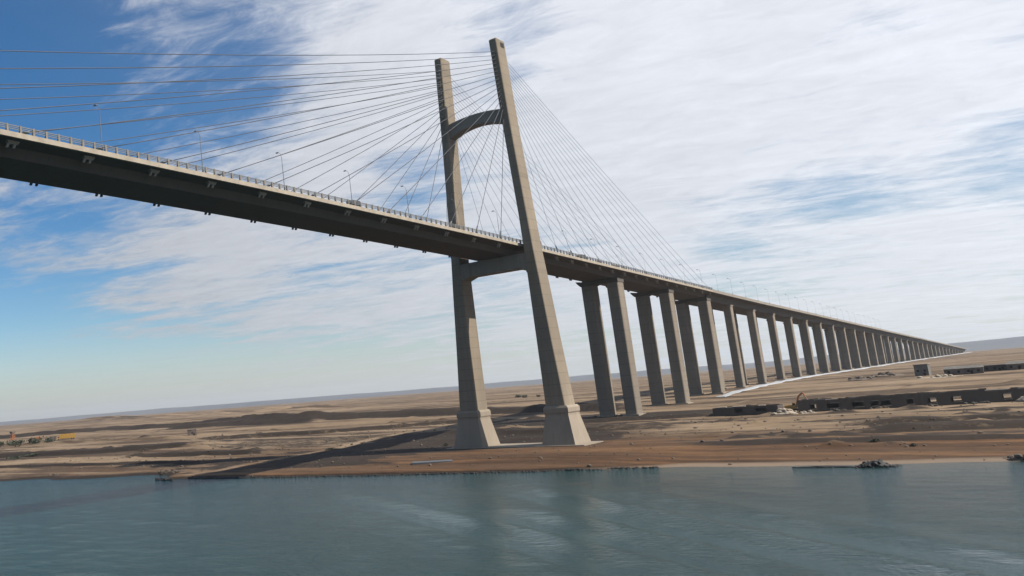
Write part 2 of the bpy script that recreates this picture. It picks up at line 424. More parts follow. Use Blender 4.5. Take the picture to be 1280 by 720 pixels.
# stays
NC = 16
def yc_main(k): return -17.7-18.72*k
def yc_side(k): return 17.5+15.05*k
def zt(k): return 149.2-1.55*(NC-1-k)
def xt(z): return interp(z, [75, 86, 120, 154], [14.2, 13.8, 12.2, 11.2])
# anchor sockets under the deck edges
for s in (-1, 1):
    for fn, ks in ((yc_main, range(NC)), (yc_side, range(NC))):
        for k in ks:
            y = fn(k); z = zd(y)
            bm = bmesh.new()
            dirn = -1 if fn is yc_main else 1
            xa = s*9.2
            loft(bm, [rect(xa-.5, xa+.5, y-1.6, y+1.6, z-.55), rect(xa-.3, xa+.3, y-1.0, y+1.0, z-1.35)])
            for dy in (-.75, .75):
                loft(bm, [rect(xa-.28, xa+.28, y+dy-.28, y+dy+.28, z-.6), rect(xa-.22, xa+.22, y+dy+dirn*.7-.26, y+dy+dirn*.7+.26, z-2.1 if s > 0 else z-2.5)])
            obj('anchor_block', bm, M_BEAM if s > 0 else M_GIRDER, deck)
CAB_G = 'stay cables of the bridge'
for s, leg in ((1, 'nearer'), (-1, 'farther')):
    for fn, side in ((yc_main, 'deck over water'), (yc_side, 'deck over land')):
        for k in range(NC):
            y = fn(k); dirn = -1 if fn is yc_main else 1
            A = Vector((s*10.2, y, zd(y)+.45)); zz = zt(k); B = Vector((s*(xt(zz)-.1), -1+dirn*3.2, zz))
            L = (B-A).length; sag = L*L*2.2e-5
            pts = [A.lerp(B, i/10)-Vector((0, 0, sag*4*(i/10)*(1-i/10))) for i in range(11)]
            n = NC-1-k
            lab = ('longest' if n == 0 else ordinal(n)+' longest' if n < 15 else 'shortest')+' stay cable from the %s tower leg to the %s' % (leg, side)
            bm = bmesh.new()
            dd = (B-A).normalized(); u = dd.orthogonal().normalized(); w = dd.cross(u); rr = .10 if fn is yc_main else .055
            loft(bm, [[c+u*(rr*math.cos(i*math.pi/3))+w*(rr*math.sin(i*math.pi/3)) for i in range(6)] for c in pts])
            me_o = obj('cable', bm, M_CABLE, None, True)
            root = bpy.data.objects.new('stay_cable', None); COL.objects.link(root); root.location = A
            tag(root, lab, 'stay cable', CAB_G)
            me_o.parent = root; me_o.matrix_parent_inverse = Matrix.Translation(-A)
            bm = bmesh.new(); tube(bm, A-dd*.3, A+dd*3.4, .3, .24, 8); obj('anchor_tube', bm, M_STEEL, root)

# tower
PYC = -1.0
tower = empty('bridge_tower', (0, PYC, 3.0), 'tall H-shaped concrete bridge tower with two tapering legs standing near the water', 'bridge tower')
LEGZ = [15.5, 40, 60, 73, 86, 104, 120, 138, 154]
XI = [12.9, 12.8, 12.65, 12.55, 12.3, 11.5, 10.85, 10.35, 9.9]
XO = [19.8, 18.1, 16.9, 16.0, 15.35, 14.5, 13.8, 13.2, 12.7]
YH = [4.5, 4.3, 4.1, 4.0, 3.9, 3.8, 3.75, 3.7, 3.65]
for s in (1, -1):
    bm = bmesh.new(); ch = .22; rings = []
    for z, xi, xo, yh in zip(LEGZ, XI, XO, YH):
        a, b = (xi, xo) if s > 0 else (-xo, -xi)
        y0, y1 = PYC-yh, PYC+yh
        rings.append([(a+ch, y0, z), (b-ch, y0, z), (b, y0+ch, z), (b, y1-ch, z), (b-ch, y1, z), (a+ch, y1, z), (a, y1-ch, z), (a, y0+ch, z)])
    # slanting cap: the top rises towards the middle of the leg
    a, b = (9.9, 12.7) if s > 0 else (-12.7, -9.9)
    rings.append([((a+b)/2+(x-(a+b)/2)*.8, PYC+(y-PYC)*.8, 154.5) for x, y, z in rings[-1]])
    loft(bm, rings); leg = obj('leg', bm, M_TOWER, tower)
    bm = bmesh.new(); xx = s*12.72
    box(bm, min(xx, xx-s*.5), max(xx, xx-s*.5)+(.16 if s > 0 else 0), PYC-.3, PYC+2.4, 151.3, 153.1)
    obj('opening', bm, M_DARK, leg)
    # cable sockets on the water and land faces
    for k in range(NC):
        z = zt(k); x = s*(xt(z)-.1); yh = interp(z, LEGZ, YH)
        for dirn in (-1, 1):
            y = PYC+dirn*yh
            bm = bmesh.new(); box(bm, x-.3, x+.3, min(y, y+dirn*.35), max(y, y+dirn*.35), z-.45, z+.35)
            obj('cable_socket', bm, M_BEAM, leg)
    # pedestal with its collar
    bm = bmesh.new()
    def ring(xi, xo, yh, z):
        a, b = (xi, xo) if s > 0 else (-xo, -xi)
        return rect(a, b, PYC-yh, PYC+yh, z)
    loft(bm, [ring(10.9, 22.4, 7.2, 2.0), ring(11.0, 22.3, 7.1, 3.6), ring(12.5, 20.6, 5.1, 13.2), ring(12.5, 20.6, 5.1, 13.9)])
    obj('pedestal', bm, M_BASE, tower)
    bm = bmesh.new()
    loft(bm, [ring(12.5, 20.5, 5.0, 13.9), ring(12.25, 20.8, 5.3, 14.4), ring(12.25, 20.8, 5.3, 15.9), ring(12.6, 20.2, 4.9, 16.7)])
    obj('collar', bm, M_BASE, tower)
bm = bmesh.new()
N = 16; top = []; bot = []
for i in range(N+1):
    x = -12.4+24.8*i/N; q = (x/12.4)**2
    top.append((x, 128.3-1.5*q)); bot.append((x, 124.1-3.3*q))
loft(bm, [[(x0, PYC-2.3, b), (x0, PYC+2.3, b), (x0, PYC+2.3, t), (x0, PYC-2.3, t)] for (x0, t), (_, b) in zip(top, bot)])
obj('upper_crossbeam', bm, M_BEAM, tower)
bm = bmesh.new(); box(bm, -12.9, 12.9, PYC-3.2, PYC+3.2, 66.8, 72.05); obj('lower_crossbeam', bm, M_BEAM, tower)
for s in (1, -1):
    bm = bmesh.new()
    loft(bm, [[(s*12.9, PYC-3.9, 65.6), (s*12.9, PYC+3.9, 65.6), (s*12.9, PYC+3.9, 71.8), (s*12.9, PYC-3.9, 71.8)],
              [(s*9.2, PYC-3.4, 66.9), (s*9.2, PYC+3.4, 66.9), (s*9.2, PYC+3.4, 71.6), (s*9.2, PYC-3.4, 71.6)]])
    obj('haunch', bm, M_BEAM, tower)
    for yy in (-2, 2):
        bm = bmesh.new(); box(bm, s*5-.9, s*5+.9, PYC+yy-.8, PYC+yy+.8, 72.0, zd(0)-2.9); obj('bearing', bm, M_BEAM, tower)
bm = bmesh.new(); box(bm, -25, 26, PYC-9, PYC+8.5, 1.2, 3.3); obj('footing', bm, M_BASE, tower)

# piers
for i, y in enumerate(P_Y):
    z = zd(y)
    first = i < 3
    gz = min(ground(8, y)[0], ground(-8, y)[0])
    xi, xo, yh = (3.1, 8.0, 3.7) if first else (3.35, 7.3, 2.7)
    ztop = z-4.5
    if gz > ztop-.6: continue
    if i == 0: lab = 'first twin-column concrete pier beyond the tower, under the stayed deck'
    elif i == len(P_Y)-1: lab = 'last low pier where the bridge comes down at the horizon'
    else: lab = '%s twin-column concrete pier beyond the tower under the deck' % ordinal(i)
    pr = empty('bridge_pier', (0, y, gz), lab, 'bridge pier', 'piers of the bridge over the land')
    for s in (1, -1):
        a, b = (xi, xo) if s > 0 else (-xo, -xi)
        bm = bmesh.new(); ch = .3
        def rg(zz, e=0):
            return [(a-e+ch, y-yh-e, zz), (b+e-ch, y-yh-e, zz), (b+e, y-yh-e+ch, zz), (b+e, y+yh+e-ch, zz), (b+e-ch, y+yh+e, zz), (a-e+ch, y+yh+e, zz), (a-e, y+yh+e-ch, zz), (a-e, y-yh-e+ch, zz)]
        loft(bm, [rg(gz-1.5), rg(ztop+.05)]); obj('column', bm, M_PIER, pr)
        bm = bmesh.new(); loft(bm, [rect(a-.8, b+.9, y-yh-1.2, y+yh+1.2, gz-1.5), rect(a-.8, b+.9, y-yh-1.2, y+yh+1.2, gz+.55)]); obj('pile_cap', bm, M_BASE, pr)
    if first:
        bm = bmesh.new()
        sec = [(-10.2, z-2.4), (-9.6, z-3.4), (-8.3, z-4.9), (-2.9, z-4.9), (-1.6, z-4.3), (1.6, z-4.3), (2.9, z-4.9), (8.2, z-4.9), (8.2, z-3.05), (6.3, z-2.98), (-6.3, z-2.98)]
        vs0 = [bm.verts.new((x, y-yh-.25, zz)) for x, zz in sec]; vs1 = [bm.verts.new((x, y+yh+.25, zz)) for x, zz in sec]
        n = len(sec)
        for q in range(n): bm.faces.new((vs0[q], vs0[(q+1) % n], vs1[(q+1) % n], vs1[q]))
        bm.faces.new(vs0); bm.faces.new(vs1)
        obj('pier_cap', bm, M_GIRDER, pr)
    else:
        for s in (1, -1):
            bm = bmesh.new(); a, b = (xi-.35, xo+.35) if s > 0 else (-xo-.35, -xi+.35)
            loft(bm, [rect(a+.3, b-.3, y-yh, y+yh, ztop-1.0), rect(a, b, y-yh-.35, y+yh+.35, ztop-.2), rect(a, b, y-yh-.35, y+yh+.35, z-4.28)])
            obj('pier_cap', bm, M_PIER, pr)

# street lamps on the near edge of the deck
LG = 'street lamps along the near edge of the deck'
ly = [-202.0+30.6*k for k in range(36)]
def lamp(y, lab):
    x = W-.75; z = zd(y)+.45; rp = .095 if y < 0 else .035
    r = empty('street_lamp', (x, y, z), lab, 'street lamp', LG)
    bm = bmesh.new(); tube(bm, (x, y, z), (x, y, z+1.3), .2, .16, 8); obj('base', bm, M_STEEL, r)
    bm = bmesh.new(); tube(bm, (x, y, z+1.3), (x, y, z+9.2), rp, rp*.65, 8); obj('pole', bm, M_STEEL, r)
    bm = bmesh.new(); tube(bm, (x, y, z+9.15), (x-.35, y, z+10.2), .05, .045, 6); tube(bm, (x-.35, y, z+10.2), (x-1.0, y, z+10.6), .045, .04, 6); obj('arm', bm, M_STEEL, r)
    bm = bmesh.new(); loft(bm, [rect(x-1.6, x-.9, y-.16, y+.16, z+10.5), rect(x-1.7, x-.85, y-.2, y+.2, z+10.62), rect(x-1.5, x-.95, y-.15, y+.15, z+10.76)]); obj('lamp_head', bm, M_STEEL, r)
for k, y in enumerate(ly):
    if y < 0: lamp(y, ('leftmost' if k == 0 else ordinal(k)+' from the left')+' street lamp on the deck over the water')
    else:
        n = sum(1 for q in ly[:k] if q > 0)
        lamp(y, ('first' if n == 0 else ordinal(n))+' thin street lamp beyond the tower along the deck edge')

# vehicles on the deck
def car(name, y, x, L, Wd, H, paint, lab, cat, boxy):
    z = zd(y)+.43; sl = math.atan2(zd(y+1)-zd(y-1), 2)
    r = empty(name, (x, y, z), lab, cat)
    bm = bmesh.new(); hw = Wd/2
    if boxy:
        pts = [(-L/2, .35), (L/2, .35), (L/2, .9), (L/2-.35, 1.1), (L/2-.9, H), (-L/2, H)]
    else:
        pts = [(-L/2, .35), (L/2, .35), (L/2, .75), (L/2-1.0, .95), (L/2-1.7, H), (-L/2+1.0, H), (-L/2+.25, .95), (-L/2, .9)]
    a = [bm.verts.new((x-hw, y+p, z+q)) for p, q in pts]; b = [bm.verts.new((x+hw, y+p, z+q)) for p, q in pts]
    n = len(pts)
    for i in range(n): bm.faces.new((a[i], a[(i+1) % n], b[(i+1) % n], b[i]))
    bm.faces.new(a); bm.faces.new(list(reversed(b)))
    obj('body', bm, paint, r)
    for s in (-1, 1):
        bm = bmesh.new()
        if boxy: box(bm, x+s*hw-.02, x+s*hw+.02, y+L/2-1.7, y+L/2-.9, z+1.15, z+H-.25)
        else: box(bm, x+s*hw-.02, x+s*hw+.02, y-L/2+1.0, y+L/2-1.75, z+.98, z+H-.1)
        obj('window', bm, M_GLASS, r)
        for q in (-L*.32, L*.32):
            bm = bmesh.new(); tube(bm, (x+s*(hw-.12), y+q, z+.34), (x+s*(hw+.08), y+q, z+.34), .34, .34, 12); obj('wheel', bm, M_TYRE, r)
car('van', 62, 8.2, 5.2, 2.0, 2.7, M_CARB, 'dark van on the deck just right of the tower', 'van', True)
car('car', 101, 8.4, 4.4, 1.8, 1.75, M_CARB, 'dark car on the deck above the first pier beyond the tower', 'car', False)
car('van', -106, 8.3, 5.0, 2.0, 2.5, M_CARB, 'dark van on the deck over the water, left of the tower', 'van', True)

# ------------------------------------------------------------------ road beside the piers
bm = bmesh.new()
prev = None
for y in range(212, 2000, 12):
    z = max(ground(x_, y)[0] for x_ in (11, 13, 15, 17))+.3*smooth(205, 300, y)+.06
    row = [bm.verts.new((11.2+o, y, z+dz)) for o, dz in ((-1.5, -1.0), (0, 0), (4.6, 0), (6.4, -1.2))]
    if prev:
        for i in range(3): bm.faces.new((prev[i], prev[i+1], row[i+1], row[i]))
    prev = row
t = NT('pale_road'); n = t.noise(t.pos((.3, .05, .3)), 1, 5, .6)
M_ROAD = t.bsdf(t.ramp(n, [(.3, (.27, .285, .31)), (.7, (.36, .375, .39))]), .55)
tag(obj('road', bm, M_ROAD), kind='structure')

# ------------------------------------------------------------------ ruined long building on the right
def gz(x, y): return ground(x, y)[0]
def walls(name, x0, x1, yf, yb, z0, h, holes, mat, lab, cat, roofy, ragged=.32, group=None):
    """long block whose front wall has real openings; holes = (a, b, c, d) in metres along and up, through = see right through"""
    r = empty(name, ((x0+x1)/2, yf(x0), z0), lab, cat, group)
    th = .5
    def strip(y_of, cut):
        bm = bmesh.new()
        xs_ = sorted({x0, x1}|{x0+a for a, b, c, d in cut}|{x0+b for a, b, c, d in cut}|{x0+q for q in range(1, int(x1-x0), 2)})
        for xa, xb in zip(xs_, xs_[1:]):
            m = (xa+xb)/2-x0
            segs = [(z0-1.2, z0+h+ragged*(noise.noise((xa*.25, h, 1))+.6*noise.noise((xa*.9, h, 3)))-(.6 if noise.noise((xa*.17, 8, h)) > .38 else 0))]
            for a, b, c, d in cut:
                if a < m < b: segs = [(z0-1.2, z0+c), (z0+d, segs[-1][1])]
            ya, yb2 = y_of(xa), y_of(xb)
            for s0, s1 in segs:
                v = [bm.verts.new(p) for p in ((xa, ya, s0), (xb, yb2, s0), (xb, yb2+th, s0), (xa, ya+th, s0), (xa, ya, s1), (xb, yb2, s1), (xb, yb2+th, s1), (xa, ya+th, s1))]
                for f in ((3, 2, 1, 0), (4, 5, 6, 7), (0, 1, 5, 4), (1, 2, 6, 5), (2, 3, 7, 6), (3, 0, 4, 7)): bm.faces.new([v[i] for i in f])
        return bm
    obj('front_wall', strip(yf, holes), mat, r, recalc=False)
    obj('back_wall', strip(yb, [q for q in holes if q[0] in roofy]), mat, r, recalc=False)
    for xx in (x0, x1-.5):
        bm = bmesh.new(); v0 = yf(xx)+th+.01; v1 = yb(xx)-.01; box(bm, xx, xx+.5, v0, v1, z0-1.2, z0+h-.15); obj('end_wall', bm, mat, r)
    bm = bmesh.new()
    loft(bm, [[(x, yf(x)+th+.02, z0+h-.55), (x, yb(x)-.02, z0+h-.55), (x, yb(x)-.02, z0+h-.3), (x, yf(x)+th+.02, z0+h-.3)] for x in [x0+.6+(x1-x0-1.2)*i/8 for i in range(9)]])
    obj('roof', bm, mat, r)
    return r
yfA = lambda x: 75-.1*(x-44); ybA = lambda x: yfA(x)+8
def lintels(r, x0, yf, z0, hl):
    for a_, b_, c_, d_ in hl:
        y_ = yf(x0+(a_+b_)/2)
        bm = bmesh.new(); box(bm, x0+a_-.25, x0+b_+.25, y_-.16, y_-.01, z0+c_-.22, z0+c_-.02); obj('sill', bm, M_RUINL, r)
        bm = bmesh.new(); box(bm, x0+a_-.25, x0+b_+.25, y_-.12, y_-.01, z0+d_+.02, z0+d_+.3); obj('lintel', bm, M_HOUSE, r)
a = walls('ruined_building', 44, 66, yfA, ybA, 6.4, 3.6, [(7.5, 10.2, 1.5, 2.8), (14.5, 18, 1.5, 2.8)], M_RUIN,
      'short left-hand block of the long dark ruined building beside the piers', 'ruin', [])
for x, w_ in ((46.5, 3.2), (52.5, 4.0), (60, 2.2)):
    bm = bmesh.new(); rot_box(bm, (x, 78), w_, 3.0, .35, .1, 9.75); obj('roof_slab', bm, M_RUINL, a)
yfB = lambda x: interp(x, [72, 104, 132, 260], [74, 79.5, 85.5, 112]); ybB = lambda x: yfB(x)+8
hl = []
for c_, w_ in ((4.5, 1.8), (10.2, 3.6), (17.2, 3.2), (21.9, 2.0), (25, 2.6), (31.5, 1.7), (37.3, 2.2), (43.5, 2.6), (56, 2.2), (64, 3), (75, 3), (90, 3)):
    hl.append((c_-w_/2, c_+w_/2, 1.3, 2.9))
see = [h[0] for h in hl if 31 < h[0] or h[0] < 4]
b = walls('ruined_building', 72, 250, yfB, ybB, 6.6, 4.6, hl, M_RUIN, 'long dark ruined building with a row of window openings on the right', 'ruin', see)
lintels(b, 72, yfB, 6.6, hl)
# rubble between the two blocks and along the front
def rubble(name, cx, cy, n, spread, smax, mat, lab, cat, flat=1.0, zb=None):
    bm = bmesh.new()
    res = bmesh.ops.create_icosphere(bm, subdivisions=3, radius=1)
    for v in res['verts']:
        v.co *= 1+.3*noise.noise(v.co*2.2+Vector((cx, 0, 0)))
        v.co = Vector((cx+v.co.x*spread[0]*2.0, cy+v.co.y*spread[1]*2.0, gz(cx, cy)-.2+v.co.z*smax*flat*.9))
    for i in range(n):
        x = cx+max(-1.7, min(1.7, random.gauss(0, .8)))*spread[0]; y = cy+max(-1.7, min(1.7, random.gauss(0, .8)))*spread[1]; s = smax*random.uniform(.35, 1)
        z = (gz(x, y) if zb is None else zb)
        ce = max(0, 1-math.hypot((x-cx)/(spread[0]*2.2), (y-cy)/(spread[1]*2.2)))
        res = bmesh.ops.create_icosphere(bm, subdivisions=1, radius=s)
        M = Matrix.Translation((x, y, z+s*.25+ce*smax*flat))
        for v in res['verts']:
            v.co *= 1+.35*noise.noise(v.co*1.7/s+Vector((i, 0, 0)))
            v.co.z *= .65; v.co = M @ v.co
    return tag(obj(name, bm, mat), lab, cat)
rubble('rubble_heap', 68.7, 70, 26, (1.9, 2), 1.1, M_RUINL, 'pale heap of broken masonry in the gap between the ruined blocks', 'rubble', 1.6)
rubble('rubble_heap', 76, 69, 10, (1.5, .8), .8, M_RUINL, 'small pale rubble heap before the left end of the long ruin', 'rubble', .6)
rubble('rubble_heap', 133, 83, 18, (1.6, 1.2), 1.0, M_RUINL, 'pale rubble piled against the long ruin near the right edge', 'rubble', 1.6)

for q, (x_, n_, w_, m_, lb) in enumerate(((83, 12, 1.6, M_RUIN, 'dark fallen blocks below the second dark window of the long ruin'), (95, 14, 2.2, M_ROCK2, 'brown debris along the middle of the long ruin'),
        (109, 12, 1.8, M_ROCK2, 'brown debris between the two leftmost see-through windows of the long ruin'), (121, 12, 2.0, M_RUIN, 'dark fallen blocks below the bright windows on the right of the long ruin'))):
    rubble('rubble_heap', x_, yfB(x_)-1.6, n_, (w_, .6), .7, m_, lb, 'rubble', .5)
# yellow digger standing in the gap
def digger(cx, cy, z, lab):
    r = empty('digger', (cx, cy, z), lab, 'digger')
    for s in (-1, 1):
        bm = bmesh.new()
        pts = [(-1.9, .35), (-1.6, 0), (1.6, 0), (1.9, .35), (1.7, .85), (-1.7, .85)]
        a = [bm.verts.new((cx+p, cy+s*1.1-.28, z+q)) for p, q in pts]; b = [bm.verts.new((cx+p, cy+s*1.1+.28, z+q)) for p, q in pts]
        for i in range(6): bm.faces.new((a[i], a[(i+1) % 6], b[(i+1) % 6], b[i]))
        bm.faces.new(a); bm.faces.new(b); obj('track', bm, M_TYRE, r)
    bm = bmesh.new(); loft(bm, [rect(cx-2.2, cx+1.4, cy-1.3, cy+1.3, z+1.0), rect(cx-2.3, cx+1.4, cy-1.3, cy+1.3, z+1.9), rect(cx-1.9, cx+.2, cy-1.1, cy+1.1, z+2.3)]); obj('body', bm, M_YEL, r)
    bm = bmesh.new(); loft(bm, [rect(cx+.25, cx+1.5, cy-1.3, cy-.2, z+1.9), rect(cx+.3, cx+1.2, cy-1.25, cy-.25, z+3.1)]); cab = obj('cab', bm, M_YEL, r)
    bm = bmesh.new(); box(bm, cx+.4, cx+1.2, cy-1.36, cy-1.31, z+2.1, z+2.9); obj('window', bm, M_GLASS, cab)
    bm = bmesh.new()
    for p, q in (((1.2, 1.6), (2.4, 5.4)), ((2.4, 5.4), (3.9, 6.6))):
        d = Vector((q[0]-p[0], 0, q[1]-p[1])).normalized(); nrm = Vector((-d.z, 0, d.x))*.32
        P = Vector((cx+p[0], cy+.3, z+p[1])); Q = Vector((cx+q[0], cy+.3, z+q[1]))
        for dy in (0,):
            v = [P+nrm, P-nrm, Q-nrm*.8, Q+nrm*.8]
            f0 = [bm.verts.new(c+Vector((0, -.22, 0))) for c in v]; f1 = [bm.verts.new(c+Vector((0, .22, 0))) for c in v]
            for i in range(4): bm.faces.new((f0[i], f0[(i+1) % 4], f1[(i+1) % 4], f1[i]))
            bm.faces.new(f0); bm.faces.new(f1)
    obj('boom', bm, M_ORG, r)
    bm = bmesh.new(); tube(bm, (cx+3.9, cy+.3, z+6.6), (cx+4.7, cy+.3, z+4.2), .3, .2, 6); obj('arm', bm, M_ORG, r)
    bm = bmesh.new()
    pts = [(4.3, 4.3), (5.1, 4.2), (5.2, 3.4), (4.7, 3.0), (4.2, 3.3)]
    a = [bm.verts.new((cx+p, cy-.3, z+q)) for p, q in pts]; b = [bm.verts.new((cx+p, cy+.9, z+q)) for p, q in pts]
    for i in range(5): bm.faces.new((a[i], a[(i+1) % 5], b[(i+1) % 5], b[i]))
    bm.faces.new(a); bm.faces.new(b); obj('bucket', bm, M_STEEL, r)
digger(69.2, 80, gz(69.2, 80)+.3, 'yellow digger with raised boom in the gap of the ruined building')

# ------------------------------------------------------------------ houses behind the ruin
def house(x, y, sx, sy, h, rz, mat, lab, nwin, name='house', roof='flat', group=None, hgt=0):
    z = gz(x, y)-.4
    r = empty(name, (x, y, z), lab, 'building', group)
    M = Matrix.Translation((x, y, z)) @ Matrix.Rotation(rz, 4, 'Z')
    def put(bm):
        for v in bm.verts: v.co = M @ v.co
        return bm
    bm = bmesh.new(); box(bm, -sx/2, sx/2, -sy/2, sy/2, 0, h); obj('wall', put(bm), mat, r)
    bm = bmesh.new()
    if roof == 'flat': box(bm, -sx/2-.25, sx/2+.25, -sy/2-.25, sy/2+.25, h+.002, h+.35)
    else: loft(bm, [rect(-sx/2-.3, sx/2+.3, -sy/2-.3, sy/2+.3, h+.002), rect(-sx/2+.4, sx/2-.4, -.2, .2, h+1.3)])
    obj('roof', put(bm), M_HOUSE if mat is M_HOUSE2 else M_BEAM, r)
    for i in range(nwin):
        c = -sx/2+sx*(i+.5)/nwin
        bm = bmesh.new(); box(bm, c-.5, c+.5, -sy/2-.05, -sy/2+.1, h*.4, h*.4+1.2); obj('window', put(bm), M_DARK, r)
    bm = bmesh.new(); box(bm, sx*.2-.5, sx*.2+.5, -sy/2-.06, -sy/2+.1, 0, 2.1); obj('door', put(bm), M_DARK, r)
house(89, 296, 5.8, 5.5, 6.2, R(-6), M_HOUSE, 'plain grey cube-shaped house standing alone beyond the long ruin', 2)
house(106, 284, 15, 7, 3.4, R(2), M_HOUSE2, 'low brown house right of the grey cube-shaped house', 4, roof='hip')
house(117, 304, 9, 7, 3.4, R(0), M_RUIN, 'dark low house, left one of the cluster at the right edge', 3)
house(125, 298, 6.5, 7, 3.4, R(0), M_HOUSE2, 'small brown house in the middle of the cluster at the right edge', 2, roof='hip')
house(133.5, 302, 9, 7, 3.9, R(3), M_HOUSE, 'grey flat-roofed house, rightmost of the cluster at the right edge', 3)
house(146, 300, 9, 7, 3.6, R(3), M_HOUSE2, 'brown house just beyond the right edge of the cluster', 3)
rubble('rubble_heap', 61, 303, 16, (3, 5), 1.6, M_ROCK2, 'low brown heap on the sand below the pale road, nearest the piers', 'rubble', .5)
rubble('rubble_heap', 70, 330, 22, (4, 6), 1.9, M_ROCK2, 'wider brown rubble heap left of the grey cube-shaped house', 'rubble', .7)
rubble('rubble_heap', 98, 262, 14, (5, 4), 1.3, M_RUINL, 'pale low rubble before the low brown house', 'rubble', .4)
house(-268, 104, 5.5, 5, 4.2, R(48), M_HOUSE2, 'lone brown hut on the sand left of the tower', 1, name='hut')

# ------------------------------------------------------------------ left-hand side: shrubs, orange machines
def bush(x, y, w, h, lab, group=None, n=420, dense=1.0):
    z = gz(x, y)-.1
    r = empty('bush', (x, y, z), lab, 'bush', group)
    bm = bmesh.new()
    for i in range(6):
        aa = random.uniform(0, 6.28); rr = random.uniform(.2, .45)*w
        tube(bm, (x, y, z), (x+rr*math.cos(aa), y+rr*math.sin(aa)*.6, z+h*random.uniform(.5, .9)), .06, .02, 5)
    obj('stem', bm, M_WOOD, r)
    bm = bmesh.new()
    cl = [(random.uniform(-.42, .42)*w, random.uniform(-.3, .3)*w, random.uniform(.25, .8)*h, random.uniform(.12, .25)*w) for _ in range(9)]
    for i in range(n):
        c = random.choice(cl); p = Vector((x+c[0], y+c[1], z+c[2]))+Vector((random.gauss(0, c[3]*.6), random.gauss(0, c[3]*.6), random.gauss(0, h*.13)))
        if p.z < z+.05: continue
        s = .04*(w+h)*random.uniform(.6, 1.4)
        d = Vector((random.gauss(0, 1), random.gauss(0, 1), random.gauss(0, 1))).normalized(); u = d.orthogonal().normalized(); q = d.cross(u)
        bm.faces.new([bm.verts.new(p+u*s), bm.verts.new(p+q*s*.6), bm.verts.new(p-u*s), bm.verts.new(p-q*s*.6)])
    obj('foliage', bm, M_LEAF, r, recalc=False)
bush(-452, 76, 12, 5, 'dark green bush at the very left edge of the photo')
bush(-436, 80, 13, 5.5, 'broad dark bush second from the left edge')
bush(-425, 92, 12, 5, 'dark bush before the orange mast on the left')
bush(-428, 106, 10, 4.2, 'dark bush just left of the small orange truck')
bush(-327, 4, 11, 1.7, 'low dark scrub on the bank at the far left')
bush(-322, 14, 9, 1.5, 'low scrub a little behind the far left bank scrub')
bush(-178, 399, 5, 2.6, 'left one of three dark bushes seen between the tower legs')
bush(-165, 384, 5, 2.6, 'middle one of three dark bushes seen between the tower legs')
bush(-155, 385, 3.5, 2, 'smallest and rightmost of three dark bushes between the tower legs')
bush(104, -13.5, 2.6, 1.0, 'low dark bush on the sand above the black rock mound')
bush(113, -24, 1.8, .9, 'small dark bush right of the one above the black rock mound')
bush(-86, 3, 4.6, 1.0, 'flat dark scrub on the ground left of the tower')
bush(-34, 7, 1.8, 1.3, 'small round dark bush just left of the tower foot')

def truck(x, y, L, h, rz, mat, lab, cabcol):
    z = gz(x, y)
    r = empty('truck', (x, y, z), lab, 'truck', None)
    M = Matrix.Translation((x, y, z)) @ Matrix.Rotation(rz, 4, 'Z')
    def P(bm):
        for v in bm.verts: v.co = M @ v.co
        return bm
    bm = bmesh.new(); loft(bm, [rect(-L/2+2.6, L/2, -1.25, 1.25, 1.1), rect(-L/2+2.4, L/2+.3, -1.5, 1.5, h)]); obj('tipper_body', P(bm), mat, r)
    bm = bmesh.new(); loft(bm, [rect(-L/2, -L/2+2.2, -1.2, 1.2, .7), rect(-L/2, -L/2+2.2, -1.2, 1.2, 1.7), rect(-L/2+.5, -L/2+2.2, -1.15, 1.15, 2.8)]); c = obj('cab', P(bm), cabcol, r)
    bm = bmesh.new(); box(bm, -L/2+.7, -L/2+1.9, -1.24, -1.2, 1.75, 2.5); obj('window', P(bm), M_GLASS, c)
    bm = bmesh.new(); box(bm, -L/2+.3, L/2-.2, -.5, .5, .7, 1.09); obj('chassis', P(bm), M_STEEL, r)
    for q in (-L/2+1.1, L/2-3.0, L/2-1.4):
        for s in (-1, 1):
            bm = bmesh.new(); tube(bm, (q, s*1.0, .55), (q, s*1.3, .55), .55, .55, 12); obj('wheel', P(bm), M_TYRE, r)
AZ = R(45)
truck(-462, 119, 6.5, 4.2, R(50), M_ORG, 'small orange truck beside the dark bushes on the far left', M_ORG)
truck(-459, 132, 7.5, 3.8, R(50), M_HOUSE2, 'dark truck just left of the long yellow truck', M_CARB)
truck(-448, 139, 15, 4.8, R(50), M_YEL, 'long yellow truck, rightmost of the vehicles on the far left', M_YEL)
mx, my = -573, 172; mz = gz(mx, my)
r = empty('mast', (mx, my, mz), 'orange lattice mast rising behind the bushes on the far left', 'mast')
bm = bmesh.new()
for sx, sy in ((-1, -1), (1, -1), (1, 1), (-1, 1)): tube(bm, (mx+sx*1.6, my+sy*1.6, mz-.3), (mx+sx*1.2, my+sy*1.2, mz+6.5), .3, .25, 6)
obj('frame', bm, M_ORG, r)
bm = bmesh.new()
for i in range(3):
    for sx, sy, tx, ty in ((-1, -1, 1, -1), (1, -1, 1, 1), (1, 1, -1, 1), (-1, 1, -1, -1)):
        tube(bm, (mx+sx*1.5, my+sy*1.5, mz+i*2.2), (mx+tx*1.4, my+ty*1.4, mz+i*2.2+2.2), .16, .16, 5)
obj('bracing', bm, M_ORG, r)
bm = bmesh.new(); box(bm, mx-2, mx+2, my-2, my+2, mz+6.5, mz+8.5); obj('tank', bm, M_HOUSE2, r)

